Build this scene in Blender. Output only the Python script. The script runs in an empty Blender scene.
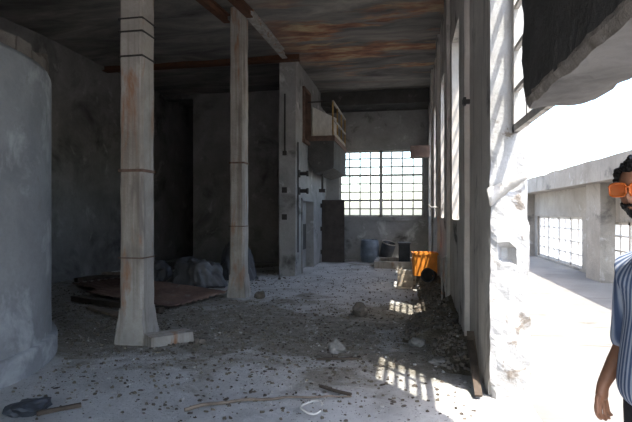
import bpy, bmesh, math, random
from mathutils import Vector, Matrix, noise
C = bpy.context.scene.collection
sc = bpy.context.scene
R = math.radians
PI = math.pi

# ------------------------------------------------------------------ camera, light, exposure
FPX = 482.0
YAW = math.atan(91 / 482)
cam = bpy.data.objects.new('camera', bpy.data.cameras.new('camera'))
C.objects.link(cam)
cam.location = (0, 0, 1.6)
cam.rotation_euler = (R(90), 0, YAW)
cam.data.sensor_width = 36
cam.data.lens = 36 * FPX / 632
cam.data.shift_y = 2 / 632
cam.data.clip_start = 0.05
sc.camera = cam

SUN = Vector((-1, 1.05, -3.3)).normalized()
w = bpy.data.worlds.new('world'); sc.world = w; w.use_nodes = True
nt = w.node_tree
sky = nt.nodes.new('ShaderNodeTexSky'); sky.sky_type = 'NISHITA'; sky.sun_disc = False
sky.sun_elevation = R(66); sky.sun_rotation = math.atan2(-SUN.x, -SUN.y)
sky.dust_density = 2.2; sky.air_density = 1.1; sky.ozone_density = 1.0
bg = nt.nodes['Background']; bg.inputs['Strength'].default_value = 0.75
nt.links.new(sky.outputs[0], bg.inputs[0])
sl = bpy.data.lights.new('sun', 'SUN'); sl.energy = 9.5; sl.angle = R(0.53); sl.color = (1.0, 0.95, 0.86)
so = bpy.data.objects.new('sun', sl); C.objects.link(so)
so.rotation_euler = SUN.to_track_quat('-Z', 'Y').to_euler()

sc.view_settings.view_transform = 'Standard'
sc.view_settings.look = 'None'
sc.view_settings.gamma = 1
sc.view_settings.exposure = 0.35
sc.view_settings.use_curve_mapping = False
try:
    sc.cycles.max_bounces = 10; sc.cycles.diffuse_bounces = 6; sc.cycles.transparent_max_bounces = 16
    sc.cycles.use_denoising = True
    sc.cycles.sample_clamp_indirect = 6
    sc.cycles.caustics_reflective = False; sc.cycles.caustics_refractive = False
except Exception:
    pass

# ------------------------------------------------------------------ materials
def newmat(name):
    m = bpy.data.materials.new(name); m.use_nodes = True
    n = m.node_tree.nodes; b = n['Principled BSDF']
    return m, n, m.node_tree.links, b

def c4(c): return (c[0], c[1], c[2], 1)

def noise_node(n, l, src, scale, detail=6, rough=0.6, stretch=None, dist=0.0):
    t = n.new('ShaderNodeTexNoise'); t.inputs['Scale'].default_value = scale
    t.inputs['Detail'].default_value = detail; t.inputs['Roughness'].default_value = rough
    t.inputs['Distortion'].default_value = dist
    if stretch:
        mp = n.new('ShaderNodeMapping'); mp.inputs['Scale'].default_value = stretch
        l.new(src, mp.inputs[0]); l.new(mp.outputs[0], t.inputs['Vector'])
    else:
        l.new(src, t.inputs['Vector'])
    return t.outputs['Fac']

def ramp(n, l, fac, stops):
    r = n.new('ShaderNodeValToRGB'); e = r.color_ramp.elements
    while len(e) < len(stops): e.new(0.5)
    for k, (p, c) in enumerate(stops):
        e[k].position = p; e[k].color = c4(c) if not isinstance(c, (int, float)) else (c, c, c, 1)
    l.new(fac, r.inputs[0]); return r.outputs[0]

def mixc(n, l, fac, a, b):
    m = n.new('ShaderNodeMix'); m.data_type = 'RGBA'
    for sock, v in ((m.inputs[0], fac), (m.inputs[6], a), (m.inputs[7], b)):
        if isinstance(v, (int, float)): sock.default_value = v
        elif isinstance(v, tuple): sock.default_value = c4(v)
        else: l.new(v, sock)
    return m.outputs[2]

def bump(n, l, b, h, strength, dist=0.02):
    bp = n.new('ShaderNodeBump'); bp.inputs['Strength'].default_value = strength
    bp.inputs['Distance'].default_value = dist
    l.new(h, bp.inputs['Height']); l.new(bp.outputs[0], b.inputs['Normal'])

def concrete(name, light, dark, scale=1.6, stains=(), rough=0.92, bumps=0.5, streak=None):
    """plaster or concrete; stains: (colour, scale, low, high, stretch)"""
    m, n, l, b = newmat(name)
    pos = n.new('ShaderNodeNewGeometry').outputs['Position']
    f = noise_node(n, l, pos, scale, 9, 0.65, dist=0.3)
    col = ramp(n, l, f, [(0.32, dark), (0.68, light)])
    fine = noise_node(n, l, pos, scale * 14, 5, 0.7)
    col = mixc(n, l, ramp(n, l, fine, [(0.35, 0.30), (0.55, 0.0)]), col, dark)
    if streak:
        s = noise_node(n, l, pos, 1.0, 6, 0.6, streak[1])
        col = mixc(n, l, ramp(n, l, s, [(streak[2], 0.0), (streak[3], 0.8)]), col, streak[0])
    for (sc_, s, lo, hi, st) in stains:
        k = noise_node(n, l, pos, s, 8, 0.62, st, 0.4)
        col = mixc(n, l, ramp(n, l, k, [(lo, 0.0), (hi, 1.0)]), col, sc_)
    l.new(col, b.inputs['Base Color']); b.inputs['Roughness'].default_value = rough
    b.inputs['Specular IOR Level'].default_value = 0.2
    h = noise_node(n, l, pos, scale * 9, 8, 0.7)
    bump(n, l, b, h, bumps)
    return m

def plain(name, col, rough=0.7, metal=0.0, var=0.25, scale=12, spec=0.3):
    m, n, l, b = newmat(name)
    pos = n.new('ShaderNodeTexCoord').outputs['Object']
    f = noise_node(n, l, pos, scale, 6, 0.65)
    d = tuple(x * (1 - var) for x in col); u = tuple(min(1, x * (1 + var)) for x in col)
    l.new(ramp(n, l, f, [(0.3, d), (0.7, u)]), b.inputs['Base Color'])
    b.inputs['Roughness'].default_value = rough; b.inputs['Metallic'].default_value = metal
    b.inputs['Specular IOR Level'].default_value = spec
    bump(n, l, b, f, 0.2, 0.01)
    return m

M = {}
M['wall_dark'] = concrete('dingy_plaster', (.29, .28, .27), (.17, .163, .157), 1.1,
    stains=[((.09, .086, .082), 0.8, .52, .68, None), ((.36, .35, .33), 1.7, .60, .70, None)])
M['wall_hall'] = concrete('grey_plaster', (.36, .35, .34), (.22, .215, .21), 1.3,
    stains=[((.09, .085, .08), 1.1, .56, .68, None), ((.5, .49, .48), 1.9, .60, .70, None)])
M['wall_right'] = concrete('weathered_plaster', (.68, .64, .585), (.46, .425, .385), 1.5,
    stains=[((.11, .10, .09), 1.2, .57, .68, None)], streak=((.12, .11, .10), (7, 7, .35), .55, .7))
M['reveal'] = concrete('pale_broken_plaster', (.54, .535, .53), (.40, .39, .375), 3.0,
    stains=[((.24, .21, .18), 4.5, .60, .66, None)], bumps=0.45)
M['column'] = concrete('column_concrete', (.45, .42, .385), (.29, .268, .24), 2.2,
    stains=[((.20, .18, .165), 2.2, .58, .68, (1, 1, .35)), ((.30, .15, .08), 1.7, .57, .70, (2.2, 2.2, .5))], streak=((.15, .115, .09), (8, 8, .3), .50, .70))
M['tank'] = concrete('tank_plaster', (.33, .34, .35), (.21, .216, .225), 1.3,
    stains=[((.44, .45, .46), 1.6, .54, .66, None), ((.24, .235, .23), 2.4, .62, .70, None)], bumps=.35)
M['brick'] = concrete('sooty_brick', (.22, .195, .17), (.12, .105, .095), 5)
M['slab'] = concrete('dark_concrete', (.10, .096, .092), (.055, .053, .05), 2.2, stains=[((.17, .16, .15), 2.5, .62, .7, None)], bumps=.9)  # very dark base tone with random paler patches
M['slab_core'] = concrete('broken_concrete', (.42, .38, .34), (.16, .14, .12), 7, bumps=1.2)
M['terrace_wall'] = concrete('terrace_plaster', (.37, .345, .308), (.25, .232, .206), 1.4,
    stains=[((.15, .14, .13), 1.0, .58, .68, None), ((.44, .425, .405), 1.8, .6, .68, None)], streak=((.22, .2, .18), (5, 5, .4), .58, .7))
M['terrace_floor'] = concrete('terrace_screed', (.235, .222, .204), (.17, .16, .147), 0.9,
    stains=[((.14, .127, .112), 1.6, .58, .68, (.6, 2.6, 1))], bumps=.4)
M['ground'] = concrete('dry_ground', (.62, .58, .53), (.48, .45, .41), .2)
M['rust'] = concrete('rusted_steel', (.16, .075, .045), (.085, .045, .03), 5, stains=[((.09, .06, .045), 3, .55, .68, None)], rough=.85)
M['rust_dark'] = concrete('dark_rust', (.20, .125, .095), (.10, .07, .058), 6, rough=.85)
M['pale_beam'] = concrete('flaking_painted_steel', (.50, .48, .45), (.26, .235, .21), 7, stains=[((.30, .14, .07), 5, .58, .66, None)])
M['frame'] = plain('grey_window_steel', (.16, .15, .14), .7, .0, .3, 20)
M['frame_pale'] = plain('whitewashed_window_steel', (.50, .47, .43), .7, .0, .25, 20)
M['steel_dark'] = plain('blackened_steel', (.035, .032, .03), .6, .0, .3, 9)
M['door'] = plain('brown_painted_steel', (.055, .045, .04), .6, .0, .35, 4)
M['yellow'] = plain('yellow_rail_paint', (.40, .25, .09), .6, .0, .35, 14)
M['white_rail'] = plain('faded_rail_paint', (.34, .31, .26), .6, .0, .25, 14)
M['blue'] = plain('faded_blue_plastic', (.15, .18, .22), .5, .0, .25, 6)
M['dark_plastic'] = plain('dark_grey_plastic', (.045, .05, .06), .5, .0, .3, 6)
M['orange'] = plain('orange_plastic', (.72, .26, .035), .55, .0, .2, 7)
M['wood'] = plain('grey_dirty_wood', (.19, .15, .115), .9, .0, .45, 9)
M['wood_dark'] = plain('dark_dirty_wood', (.075, .058, .045), .9, .0, .4, 9)
M['wood_pale'] = plain('pale_bare_wood', (.55, .46, .36), .85, .0, .3, 9)
M['stone'] = plain('dusty_stone', (.27, .255, .235), .95, .0, .35, 8)
M['stone_dark'] = plain('earthy_lump', (.15, .13, .11), .95, .0, .4, 8)
M['litter_dark'] = plain('dark_crumbs', (.085, .07, .056), .95, .0, .5, 3)
M['litter_pale'] = plain('pale_crumbs', (.36, .345, .32), .95, .0, .4, 3)
M['litter_earth'] = concrete('crumbled_earth', (.25, .215, .165), (.11, .094, .07), 5, stains=[((.26, .235, .21), 4, .6, .7, None)], bumps=1.2)
M['tarp'] = plain('dusty_grey_sheeting', (.085, .085, .09), .45, .0, .35, 5, .5)
M['tarp_dark'] = plain('dark_grey_sheeting', (.06, .062, .07), .5, .0, .35, 5, .5)
M['sheet'] = concrete('brown_corrugated_iron', (.28, .19, .155), (.15, .10, .085), 2.5, stains=[((.26, .235, .22), 2, .58, .68, None)], rough=.8)
M['strip'] = concrete('dented_pale_sheet_metal', (.66, .63, .58), (.45, .42, .38), 5)

def ceiling_material():
    m, n, l, b = newmat('peeling_ceiling')
    pos = n.new('ShaderNodeNewGeometry').outputs['Position']
    f = noise_node(n, l, pos, 1.0, 9, .68, (.45, 1.5, 1), .6)
    col = ramp(n, l, f, [(.30, (.085, .08, .076)), (.46, (.165, .157, .15)), (.58, (.25, .235, .215)), (.72, (.38, .35, .30))])
    # where the plaster has fallen: rust-red laths in bands across the hall
    r = noise_node(n, l, pos, .55, 7, .62, (.42, 1.7, 1), .5)
    rc = ramp(n, l, noise_node(n, l, pos, 3.0, 5, .6, (.5, 1.4, 1)), [(.35, (.17, .09, .065)), (.50, (.36, .18, .11)), (.66, (.52, .40, .24))])
    sep = n.new('ShaderNodeSeparateXYZ'); l.new(pos, sep.inputs[0])
    mr = n.new('ShaderNodeMapRange'); mr.inputs[1].default_value = 8.0; mr.inputs[2].default_value = 9.6; l.new(sep.outputs[1], mr.inputs[0])
    mr2 = n.new('ShaderNodeMapRange'); mr2.inputs[1].default_value = 14.6; mr2.inputs[2].default_value = 13.2; l.new(sep.outputs[1], mr2.inputs[0])
    mr3 = n.new('ShaderNodeMapRange'); mr3.inputs[1].default_value = -3.4; mr3.inputs[2].default_value = -2.2; l.new(sep.outputs[0], mr3.inputs[0])
    def mul(a, c):
        x = n.new('ShaderNodeMath'); x.operation = 'MULTIPLY'; l.new(a, x.inputs[0]); l.new(c, x.inputs[1]); return x.outputs[0]
    k = mul(mul(mul(ramp(n, l, r, [(.50, 0.0), (.56, .95)]), mr.outputs[0]), mr2.outputs[0]), mr3.outputs[0])
    col = mixc(n, l, k, col, rc)
    l.new(col, b.inputs['Base Color']); b.inputs['Roughness'].default_value = .95
    b.inputs['Specular IOR Level'].default_value = .1
    bump(n, l, b, f, .9, .06)
    return m
M['ceiling'] = ceiling_material()

def floor_material():
    m, n, l, b = newmat('dusty_floor')
    pos = n.new('ShaderNodeNewGeometry').outputs['Position']
    f = noise_node(n, l, pos, 1.3, 9, .68, None, .4)
    dust = ramp(n, l, f, [(.30, (.44, .432, .42)), (.5, (.62, .612, .60)), (.7, (.76, .752, .74))])
    earth = ramp(n, l, noise_node(n, l, pos, 6, 8, .7), [(.3, (.13, .113, .085)), (.5, (.25, .222, .175)), (.68, (.44, .41, .355))])
    sep = n.new('ShaderNodeSeparateXYZ'); l.new(pos, sep.inputs[0])
    # trodden earth lies in a broad band across the middle of the hall and along the walls
    y = n.new('ShaderNodeValToRGB'); e = y.color_ramp.elements
    for p, v in ((.0, .35), (.22, .22), (.28, .42), (.36, .60), (.47, .52), (.56, .36), (.68, .25), (.9, .36)):
        if p == 0: q = e[0]; q.position = 0
        else: q = e.new(p) if p < .9 else e[-1]; q.position = p
        q.color = (v, v, v, 1)
    mr = n.new('ShaderNodeMapRange'); mr.inputs[1].default_value = 0; mr.inputs[2].default_value = 16.5
    l.new(sep.outputs[1], mr.inputs[0]); l.new(mr.outputs[0], y.inputs[0])
    xr = n.new('ShaderNodeMapRange'); xr.inputs[1].default_value = -3.2; xr.inputs[2].default_value = -5.0; xr.inputs[3].default_value = 0; xr.inputs[4].default_value = .18
    l.new(sep.outputs[0], xr.inputs[0])
    ad = n.new('ShaderNodeMath'); ad.operation = 'ADD'; l.new(y.outputs[0], ad.inputs[0]); l.new(xr.outputs[0], ad.inputs[1])
    nn = noise_node(n, l, pos, .9, 8, .66, None, .5)
    a2 = n.new('ShaderNodeMath'); a2.operation = 'ADD'; l.new(ad.outputs[0], a2.inputs[0]); l.new(nn, a2.inputs[1])
    k = ramp(n, l, a2.outputs[0], [(.88, 0.0), (1.14, .85)])
    col = mixc(n, l, k, dust, earth)
    sp = noise_node(n, l, pos, 38, 3, .6)
    col = mixc(n, l, ramp(n, l, sp, [(.62, 0.0), (.68, .75)]), col, (.10, .09, .08))
    l.new(col, b.inputs['Base Color']); b.inputs['Roughness'].default_value = .97
    b.inputs['Specular IOR Level'].default_value = .15
    bump(n, l, b, noise_node(n, l, pos, 16, 9, .78), 1.0, .06)
    return m
M['floor'] = floor_material()

def glass_material(name, tint, milky):
    m, n, l, b = newmat(name)
    out = n['Material Output']
    tr = n.new('ShaderNodeBsdfTransparent'); tr.inputs[0].default_value = c4(tint)
    gl = n.new('ShaderNodeBsdfGlossy'); gl.inputs['Roughness'].default_value = .08
    tl = n.new('ShaderNodeBsdfTranslucent'); tl.inputs[0].default_value = (.9, .93, .95, 1)
    df = n.new('ShaderNodeBsdfDiffuse'); df.inputs[0].default_value = (.8, .82, .83, 1)
    pos = n.new('ShaderNodeNewGeometry').outputs['Position']
    d = noise_node(n, l, pos, 1.1, 5, .6)
    m1 = n.new('ShaderNodeMixShader'); m1.inputs[0].default_value = .5; l.new(tl.outputs[0], m1.inputs[1]); l.new(df.outputs[0], m1.inputs[2])
    m2 = n.new('ShaderNodeMixShader'); l.new(ramp(n, l, d, [(.35, milky * .6), (.65, milky)]), m2.inputs[0])
    l.new(tr.outputs[0], m2.inputs[1]); l.new(m1.outputs[0], m2.inputs[2])
    m3 = n.new('ShaderNodeMixShader'); m3.inputs[0].default_value = .03; l.new(m2.outputs[0], m3.inputs[1]); l.new(gl.outputs[0], m3.inputs[2])
    l.new(m3.outputs[0], out.inputs[0]); n.remove(b)
    return m
M['glass'] = glass_material('dusty_window_glass', (.98, .99, .985), .02)
M['glass_far'] = glass_material('hazy_window_glass', (.96, .99, .985), .12)
M['glass_milk'] = glass_material('milky_window_glass', (.95, .97, .95), .85)

# ------------------------------------------------------------------ mesh helpers
class MB:
    def __init__(s): s.bm = bmesh.new()
    def box(s, x0, x1, y0, y1, z0, z1, mtx=None):
        r = bmesh.ops.create_cube(s.bm, size=1)['verts']
        for v in r:
            v.co = Vector(((x0 + x1) / 2 + v.co.x * (x1 - x0), (y0 + y1) / 2 + v.co.y * (y1 - y0), (z0 + z1) / 2 + v.co.z * (z1 - z0)))
            if mtx: v.co = mtx @ v.co
        return r
    def bar(s, a, b, wd, ht, up=Vector((0, 0, 1))):
        a, b = Vector(a), Vector(b); d = b - a; L = d.length; d.normalize()
        if abs(d.dot(up)) > .98: up = Vector((0, 1, 0))
        sd = d.cross(up).normalized(); u = sd.cross(d)
        m = Matrix((sd, d, u)).transposed().to_4x4(); m.translation = (a + b) / 2
        return s.box(-wd / 2, wd / 2, -L / 2, L / 2, -ht / 2, ht / 2, m)
    def tube(s, pts, r, seg=10, caps=True):
        pts = [Vector(p) for p in pts]; rings = []
        rr = r if isinstance(r, (list, tuple)) else [r] * len(pts)
        ref = None
        for i, p in enumerate(pts):
            d = (pts[min(i + 1, len(pts) - 1)] - pts[max(i - 1, 0)]).normalized()
            if ref is None: ref = Vector((0, 0, 1)) if abs(d.z) < .9 else Vector((1, 0, 0))
            x = d.cross(ref).normalized(); y = d.cross(x)
            ref = x.cross(d) if x.length else ref
            rings.append([s.bm.verts.new(p + (x * math.cos(a) + y * math.sin(a)) * rr[i]) for a in [2 * PI * k / seg for k in range(seg)]])
        for a, b in zip(rings, rings[1:]):
            for k in range(seg): s.bm.faces.new((a[k], a[(k + 1) % seg], b[(k + 1) % seg], b[k]))
        if caps:
            s.bm.faces.new(rings[0][::-1]); s.bm.faces.new(rings[-1])
    def lathe(s, prof, seg=32, closed=False):
        rings = [[s.bm.verts.new((r * math.cos(2 * PI * k / seg), r * math.sin(2 * PI * k / seg), z)) for k in range(seg)] for r, z in prof]
        for a, b in zip(rings, rings[1:]):
            for k in range(seg): s.bm.faces.new((a[k], a[(k + 1) % seg], b[(k + 1) % seg], b[k]))
        if closed:
            s.bm.faces.new(rings[0][::-1]); s.bm.faces.new(rings[-1])
        return rings
    def prism(s, poly, axis, a, b):
        def P(u, v, t):
            return {'x': (t, u, v), 'y': (u, t, v), 'z': (u, v, t)}[axis]
        A = [s.bm.verts.new(P(u, v, a)) for u, v in poly]; B = [s.bm.verts.new(P(u, v, b)) for u, v in poly]
        n = len(poly)
        for i in range(n): s.bm.faces.new((A[i], A[(i + 1) % n], B[(i + 1) % n], B[i]))
        s.bm.faces.new(A[::-1]); s.bm.faces.new(B)
    def cut(s, step):
        """slice into a grid so that noise can roughen it"""
        co = [v.co for v in s.bm.verts]
        for ax in range(3):
            lo = min(c[ax] for c in co); hi = max(c[ax] for c in co)
            k = max(1, int(round((hi - lo) / step)))
            nrm = Vector((0, 0, 0)); nrm[ax] = 1
            for i in range(1, k):
                pt = Vector((0, 0, 0)); pt[ax] = lo + (hi - lo) * i / k
                bmesh.ops.bisect_plane(s.bm, geom=s.bm.verts[:] + s.bm.edges[:] + s.bm.faces[:], dist=1e-5, plane_co=pt, plane_no=nrm)
        return s
    def rough(s, amp, freq, seed=0, mask=None):
        s.bm.normal_update()
        off = Vector((seed * 7.3, seed * 3.1, seed * 5.7))
        for v in s.bm.verts:
            k = 1 if mask is None else mask(v.co)
            if k:
                d = noise.noise_vector((v.co + off) * freq) + noise.noise_vector((v.co + off) * freq * 2.7) * .5
                v.co = v.co + d * amp * k
        return s
    def build(s, name, m, parent=None, smooth=False, bevel=0.0):
        bmesh.ops.remove_doubles(s.bm, verts=s.bm.verts, dist=1e-6)
        bmesh.ops.recalc_face_normals(s.bm, faces=s.bm.faces)
        me = bpy.data.meshes.new(name); s.bm.to_mesh(me); s.bm.free()
        for p in me.polygons: p.use_smooth = smooth
        me.materials.append(m)
        o = bpy.data.objects.new(name, me); C.objects.link(o)
        if parent: o.parent = parent
        if bevel:
            b = o.modifiers.new('bevel', 'BEVEL'); b.width = bevel; b.segments = 2; b.limit_method = 'ANGLE'
        return o

def tag(o, label=None, cat=None, group=None, kind=None):
    if label: o['label'] = label
    if cat: o['category'] = cat
    if group: o['group'] = group
    if kind: o['kind'] = kind
    return o
def thing(name, label, cat, loc=(0, 0, 0), rz=0, group=None):
    o = bpy.data.objects.new(name, None); C.objects.link(o); o.empty_display_size = .2
    o.location = loc; o.rotation_euler = (0, 0, rz)
    return tag(o, label, cat, group)
def struct(name, mb, m, label, cat='structure', smooth=False):
    return tag(mb.build(name, m, None, smooth), label, cat, None, 'structure')
def dup(root, loc, rz=None, label=None, scale=None):
    r = root.copy(); C.objects.link(r); r.location = loc
    if rz is not None: r.rotation_euler = (root.rotation_euler[0], root.rotation_euler[1], rz)
    if scale: r.scale = scale
    if label: r['label'] = label
    for ch in list(root.children):
        c = ch.copy(); C.objects.link(c); c.parent = r
        for g in list(ch.children):
            d = g.copy(); C.objects.link(d); d.parent = c
    return r

CZ = 5.5          # ceiling
XR, XO = 0.70, 1.02   # inner and outer face of the window wall
XW = 0.88         # plane of its steel windows
YF = 16.45        # far wall
XL = -7.9         # left wall of the bay
YB = 14.8         # rear wall of the bay
XH = -2.75        # left wall of the deep end of the hall

# ------------------------------------------------------------------ ground, floors
def floor_h(x, y):
    p = Vector((x, y, 0))
    h = noise.noise(p * 1.3) * .012 + noise.noise(p * 4.1 + Vector((9, 2, 0))) * .009 + noise.noise(p * 11) * .005
    d = max(0, 1 - ((y - 6.3) / 2.2) ** 2) * max(0, min(1, (x + 3.2) / .8)) * max(0, min(1, (.5 - x)))
    h += d * (.015 + .03 * max(0, noise.noise(p * 2.2)))
    return h
b = MB()
nx, ny = 116, 250
x0, x1, y0, y1 = -8.1, XO, -3.0, 16.6
vv = [[b.bm.verts.new((x0 + (x1 - x0) * i / nx, y0 + (y1 - y0) * j / ny, floor_h(x0 + (x1 - x0) * i / nx, y0 + (y1 - y0) * j / ny))) for j in range(ny + 1)] for i in range(nx + 1)]
for i in range(nx):
    for j in range(ny): b.bm.faces.new((vv[i][j], vv[i + 1][j], vv[i + 1][j + 1], vv[i][j + 1]))
struct('floor', b, M['floor'], 'dusty hall floor strewn with crumbs and earth', 'floor', True)
b = MB(); b.box(XO, 5.0, -6, 21, -.2, -.005)
struct('floor_terrace', b, M['terrace_floor'], 'bare sunlit terrace floor beyond the open pier', 'floor')
b = MB(); b.box(-150, 150, -150, 150, -.5, -.3)
struct('ground', b, M['ground'], 'dry open ground around the building', 'ground')

# ------------------------------------------------------------------ ceiling and walls
b = MB()
b.box(XL - .3, XO, -2.6, YF + .3, CZ, CZ + .25); b.cut(.16)
b.rough(.035, 1.1, 3, lambda c: 1 if c.z < CZ + .01 else 0)
struct('ceiling', b, M['ceiling'], 'dark sooty ceiling with peeling rust red patches', 'ceiling')

b = MB(); b.box(XL - .3, XL, -2.6, YB + 2.8, -.2, CZ + .02)
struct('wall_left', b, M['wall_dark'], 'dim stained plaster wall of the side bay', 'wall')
b = MB()   # rear wall of the bay with a tall dark doorway at its left end
b.box(-6.9, -3.17, YB, YB + .3, -.2, CZ)
b.box(XL, -6.9, YB, YB + .3, 5.35, CZ)
b.box(-6.9, -6.6, YB + .3, YB + 2.8, -.2, CZ)
b.box(XL, -6.6, YB + 2.5, YB + 2.8, -.2, CZ)
b.box(XL, -6.6, YB, YB + 2.8, CZ - .02, CZ + .2)
struct('wall_rear', b, M['wall_dark'], 'rear wall of the side bay with tall black doorway', 'wall')
b = MB(); b.box(XL - .2, -6.5, 16.55, YB + 2.9, -.2, 0.0)
struct('floor_passage', b, M['wall_dark'], 'floor of the dark passage behind the rear wall', 'floor')

# wall of the hall's deep end: door niche and upper doorway
b = MB()
def wx(b, xa, xb, ya, yb, za, zb, holes):
    """a wall in the y-z plane cut by rectangular holes (y0, y1, z0, z1)"""
    ys = sorted({ya, yb, *[h[0] for h in holes], *[h[1] for h in holes]})
    zs = sorted({za, zb, *[h[2] for h in holes], *[h[3] for h in holes]})
    for p, q in zip(ys, ys[1:]):
        for r, s in zip(zs, zs[1:]):
            ym, zm = (p + q) / 2, (r + s) / 2
            if any(h[0] < ym < h[1] and h[2] < zm < h[3] for h in holes): continue
            b.box(xa, xb, p, q, r, s)
wx(b, -3.17, XH, 11.8, YF + .3, -.2, CZ, [(12.45, 14.1, -.2, 2.0), (12.6, 13.5, 3.55, 5.0)])
b.box(-3.17, -3.12, 11.8, YF, -.2, CZ)
b.rough(.012, 2.0, 4)
struct('wall_hall', b, M['wall_hall'], 'pale scuffed wall with a door niche under the balcony', 'wall')

b = MB()
for (xa, xb, za, zb) in ((XL, -3.2, -.2, CZ), (.62, XO, -.2, CZ), (-3.2, .62, 3.0, CZ)): b.box(xa, xb, -2.9, -2.6, za, zb)  # out of view, added to cut light from behind; doorway sized for it
struct('wall_back', b, M['wall_dark'], 'unseen wall with a wide doorway added to cut light from behind', 'wall')
# far wall with the big window
b = MB()
wl, wr, wb, wt = -2.30, .56, 1.46, 3.74
for (xa, xb, za, zb) in ((-3.2, wl, -.2, CZ), (wr, XO, -.2, CZ), (wl, wr, -.2, wb), (wl, wr, wt, CZ)):
    b.box(xa, xb, YF, YF + .3, za, zb)
struct('wall_far', b, M['wall_hall'], 'far wall below and above the big bright window', 'wall')
b = MB(); b.box(-2.74, XR - .01, YF - .07, YF + .02, 1.34, 1.46)
struct('trim_1', b, M['wall_hall'], 'projecting sill ledge under the big far window', 'trim')
b = MB(); b.box(XH + .01, XR - .01, YF - 1.1, YF, 5.05, CZ - .02); b.cut(.3); b.rough(.02, 1.2, 6)
struct('trim_2', b, M['slab'], 'dark concrete beam over the far end', 'trim')

def window_grid(name, label, plane, at, u0, u1, z0, z1, nu, nz, m, gm, bar=.028, deep=.035, thick=None, missing=(), heavy_u=(), heavy_z=()):
    """steel lattice window; plane 'x' or 'y' names the constant axis"""
    b = MB()
    def bx(u_a, u_b, za, zb, d):
        if plane == 'x': b.box(at - d / 2, at + d / 2, u_a, u_b, za, zb)
        else: b.box(u_a, u_b, at - d / 2, at + d / 2, za, zb)
    fw = thick or .05
    bx(u0, u0 + fw, z0, z1, deep * 1.3); bx(u1 - fw, u1, z0, z1, deep * 1.3)
    bx(u0, u1, z0, z0 + fw, deep * 1.3); bx(u0, u1, z1 - fw, z1, deep * 1.3)
    for i in range(1, nu):
        u = u0 + (u1 - u0) * i / nu; k = bar * (2.4 if i in heavy_u else 1)
        bx(u - k / 2, u + k / 2, z0, z1, deep * (1.3 if i in heavy_u else 1))
    for j in range(1, nz):
        z = z0 + (z1 - z0) * j / nz; k = bar * (1.6 if j in heavy_z else 1)
        bx(u0, u1, z - k / 2, z + k / 2, deep * .95)
    f = b.build(name, m)
    tag(f, label, 'window', None, 'structure')
    g = MB()
    for i in range(nu):
        for j in range(nz):
            if (i, j) in missing: continue
            ua, ub = u0 + (u1 - u0) * i / nu, u0 + (u1 - u0) * (i + 1) / nu
            za, zb = z0 + (z1 - z0) * j / nz, z0 + (z1 - z0) * (j + 1) / nz
            if plane == 'x': q = [(at, ua, za), (at, ub, za), (at, ub, zb), (at, ua, zb)]
            else: q = [(ua, at, za), (ub, at, za), (ub, at, zb), (ua, at, zb)]
            g.bm.faces.new([g.bm.verts.new(p) for p in q])
    g.build('pane', gm, f)
    return f
window_grid('window_1', 'big bright many paned window in the far wall', 'y', YF + .12, wl, wr, wb, wt, 8, 8,
            M['frame_pale'], M['glass_far'], bar=.042, deep=.05, thick=.07, heavy_u=(4,), heavy_z=(2, 5))

# window wall on the right
ZS, ZH = 1.50, 4.30
WIN = [(6.70, 7.90), (9.25, 10.45), (11.80, 13.00), (14.35, 15.55)]
b = MB()
wx(b, XR, XO, 5.9, YF + .3, -.2, CZ, [(a, c, ZS, ZH) for a, c in WIN])
b.cut(.5); b.rough(.008, 2.5, 8, lambda c: 1 if c.x < XR + .05 else .3)
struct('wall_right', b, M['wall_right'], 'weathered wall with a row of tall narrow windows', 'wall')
ORD = ['second', 'third', 'fourth', 'fifth']
for k, (a, c) in enumerate(WIN):
    window_grid('window_%d' % (k + 2), ['tall lattice window just behind the broken pier', 'tall lattice window beside the orange crate', 'tall lattice window past the crate toward the far wall', 'tall lattice window closest to the far wall'][k],
                'x', XW, a, c, ZS, ZH, 2, 8, M['frame'], M['glass'], bar=.026, deep=.028, thick=.04)
# pilaster ribs on the inner face
for k, (ya, yb) in enumerate(((5.72, 6.35), (8.2, 8.8), (10.8, 11.35), (13.4, 13.95))):
    b = MB(); b.box(XR - .055, XR + .02, ya, yb, -.1, CZ); b.cut(.25); b.rough(.008, 3, 20 + k)
    struct('trim_%d' % (k + 3), b, M['wall_right'], ['flat pilaster joining the broken pier', 'flat pilaster behind the nearest tall window', 'flat pilaster behind the window by the crate', 'flat pilaster closest to the far wall'][k], 'pilaster')
# near broken pier
b = MB(); b.box(XR, XO, 4.33, 5.92, -.15, CZ); b.cut(.05)
low = lambda c: max(0.0, min(1.0, (2.15 - c.z) / .35))
b.rough(.009, 9.0, 11, lambda c: (.12 + .9 * low(c)) if c.y < 4.42 else .25)
b.rough(.010, 3.2, 12, lambda c: low(c) if c.y < 4.42 else .08)
for v in b.bm.verts:      # knocked-out pocket and chipped corners in the end face
    if v.co.y < 4.42:
        dx, dz = (v.co.x - .82) / .062, (v.co.z - 1.25) / .085
        if max(abs(dx), abs(dz)) < 1: v.co.y += .10
        L_ = low(v.co)
        n_ = max(0, noise.noise(Vector((1.7, v.co.z * 4.1, 4.0))))
        if v.co.x < XR + .045: v.co.x += .04 * n_ * L_; v.co.y += .09 * n_ * L_
        if v.co.x > XO - .045: v.co.x -= .09 * max(0, noise.noise(Vector((5.7, v.co.z * 3.6, 1.0))) + .1) * L_
        v.co.y += .035 * max(0, noise.noise(Vector((v.co.x * 6, v.co.z * 4.0, 2.0)))) * L_
pier = b.build('wall_pier', M['wall_right'])
tag(pier, 'broken end pier of the window wall, sunlit on its ragged end', 'pier', None, 'structure')
pier.data.materials.append(M['reveal'])
for p in pier.data.polygons:
    if p.center.y < 4.52 and p.center.x > XR + .012: p.material_index = 1

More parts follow.
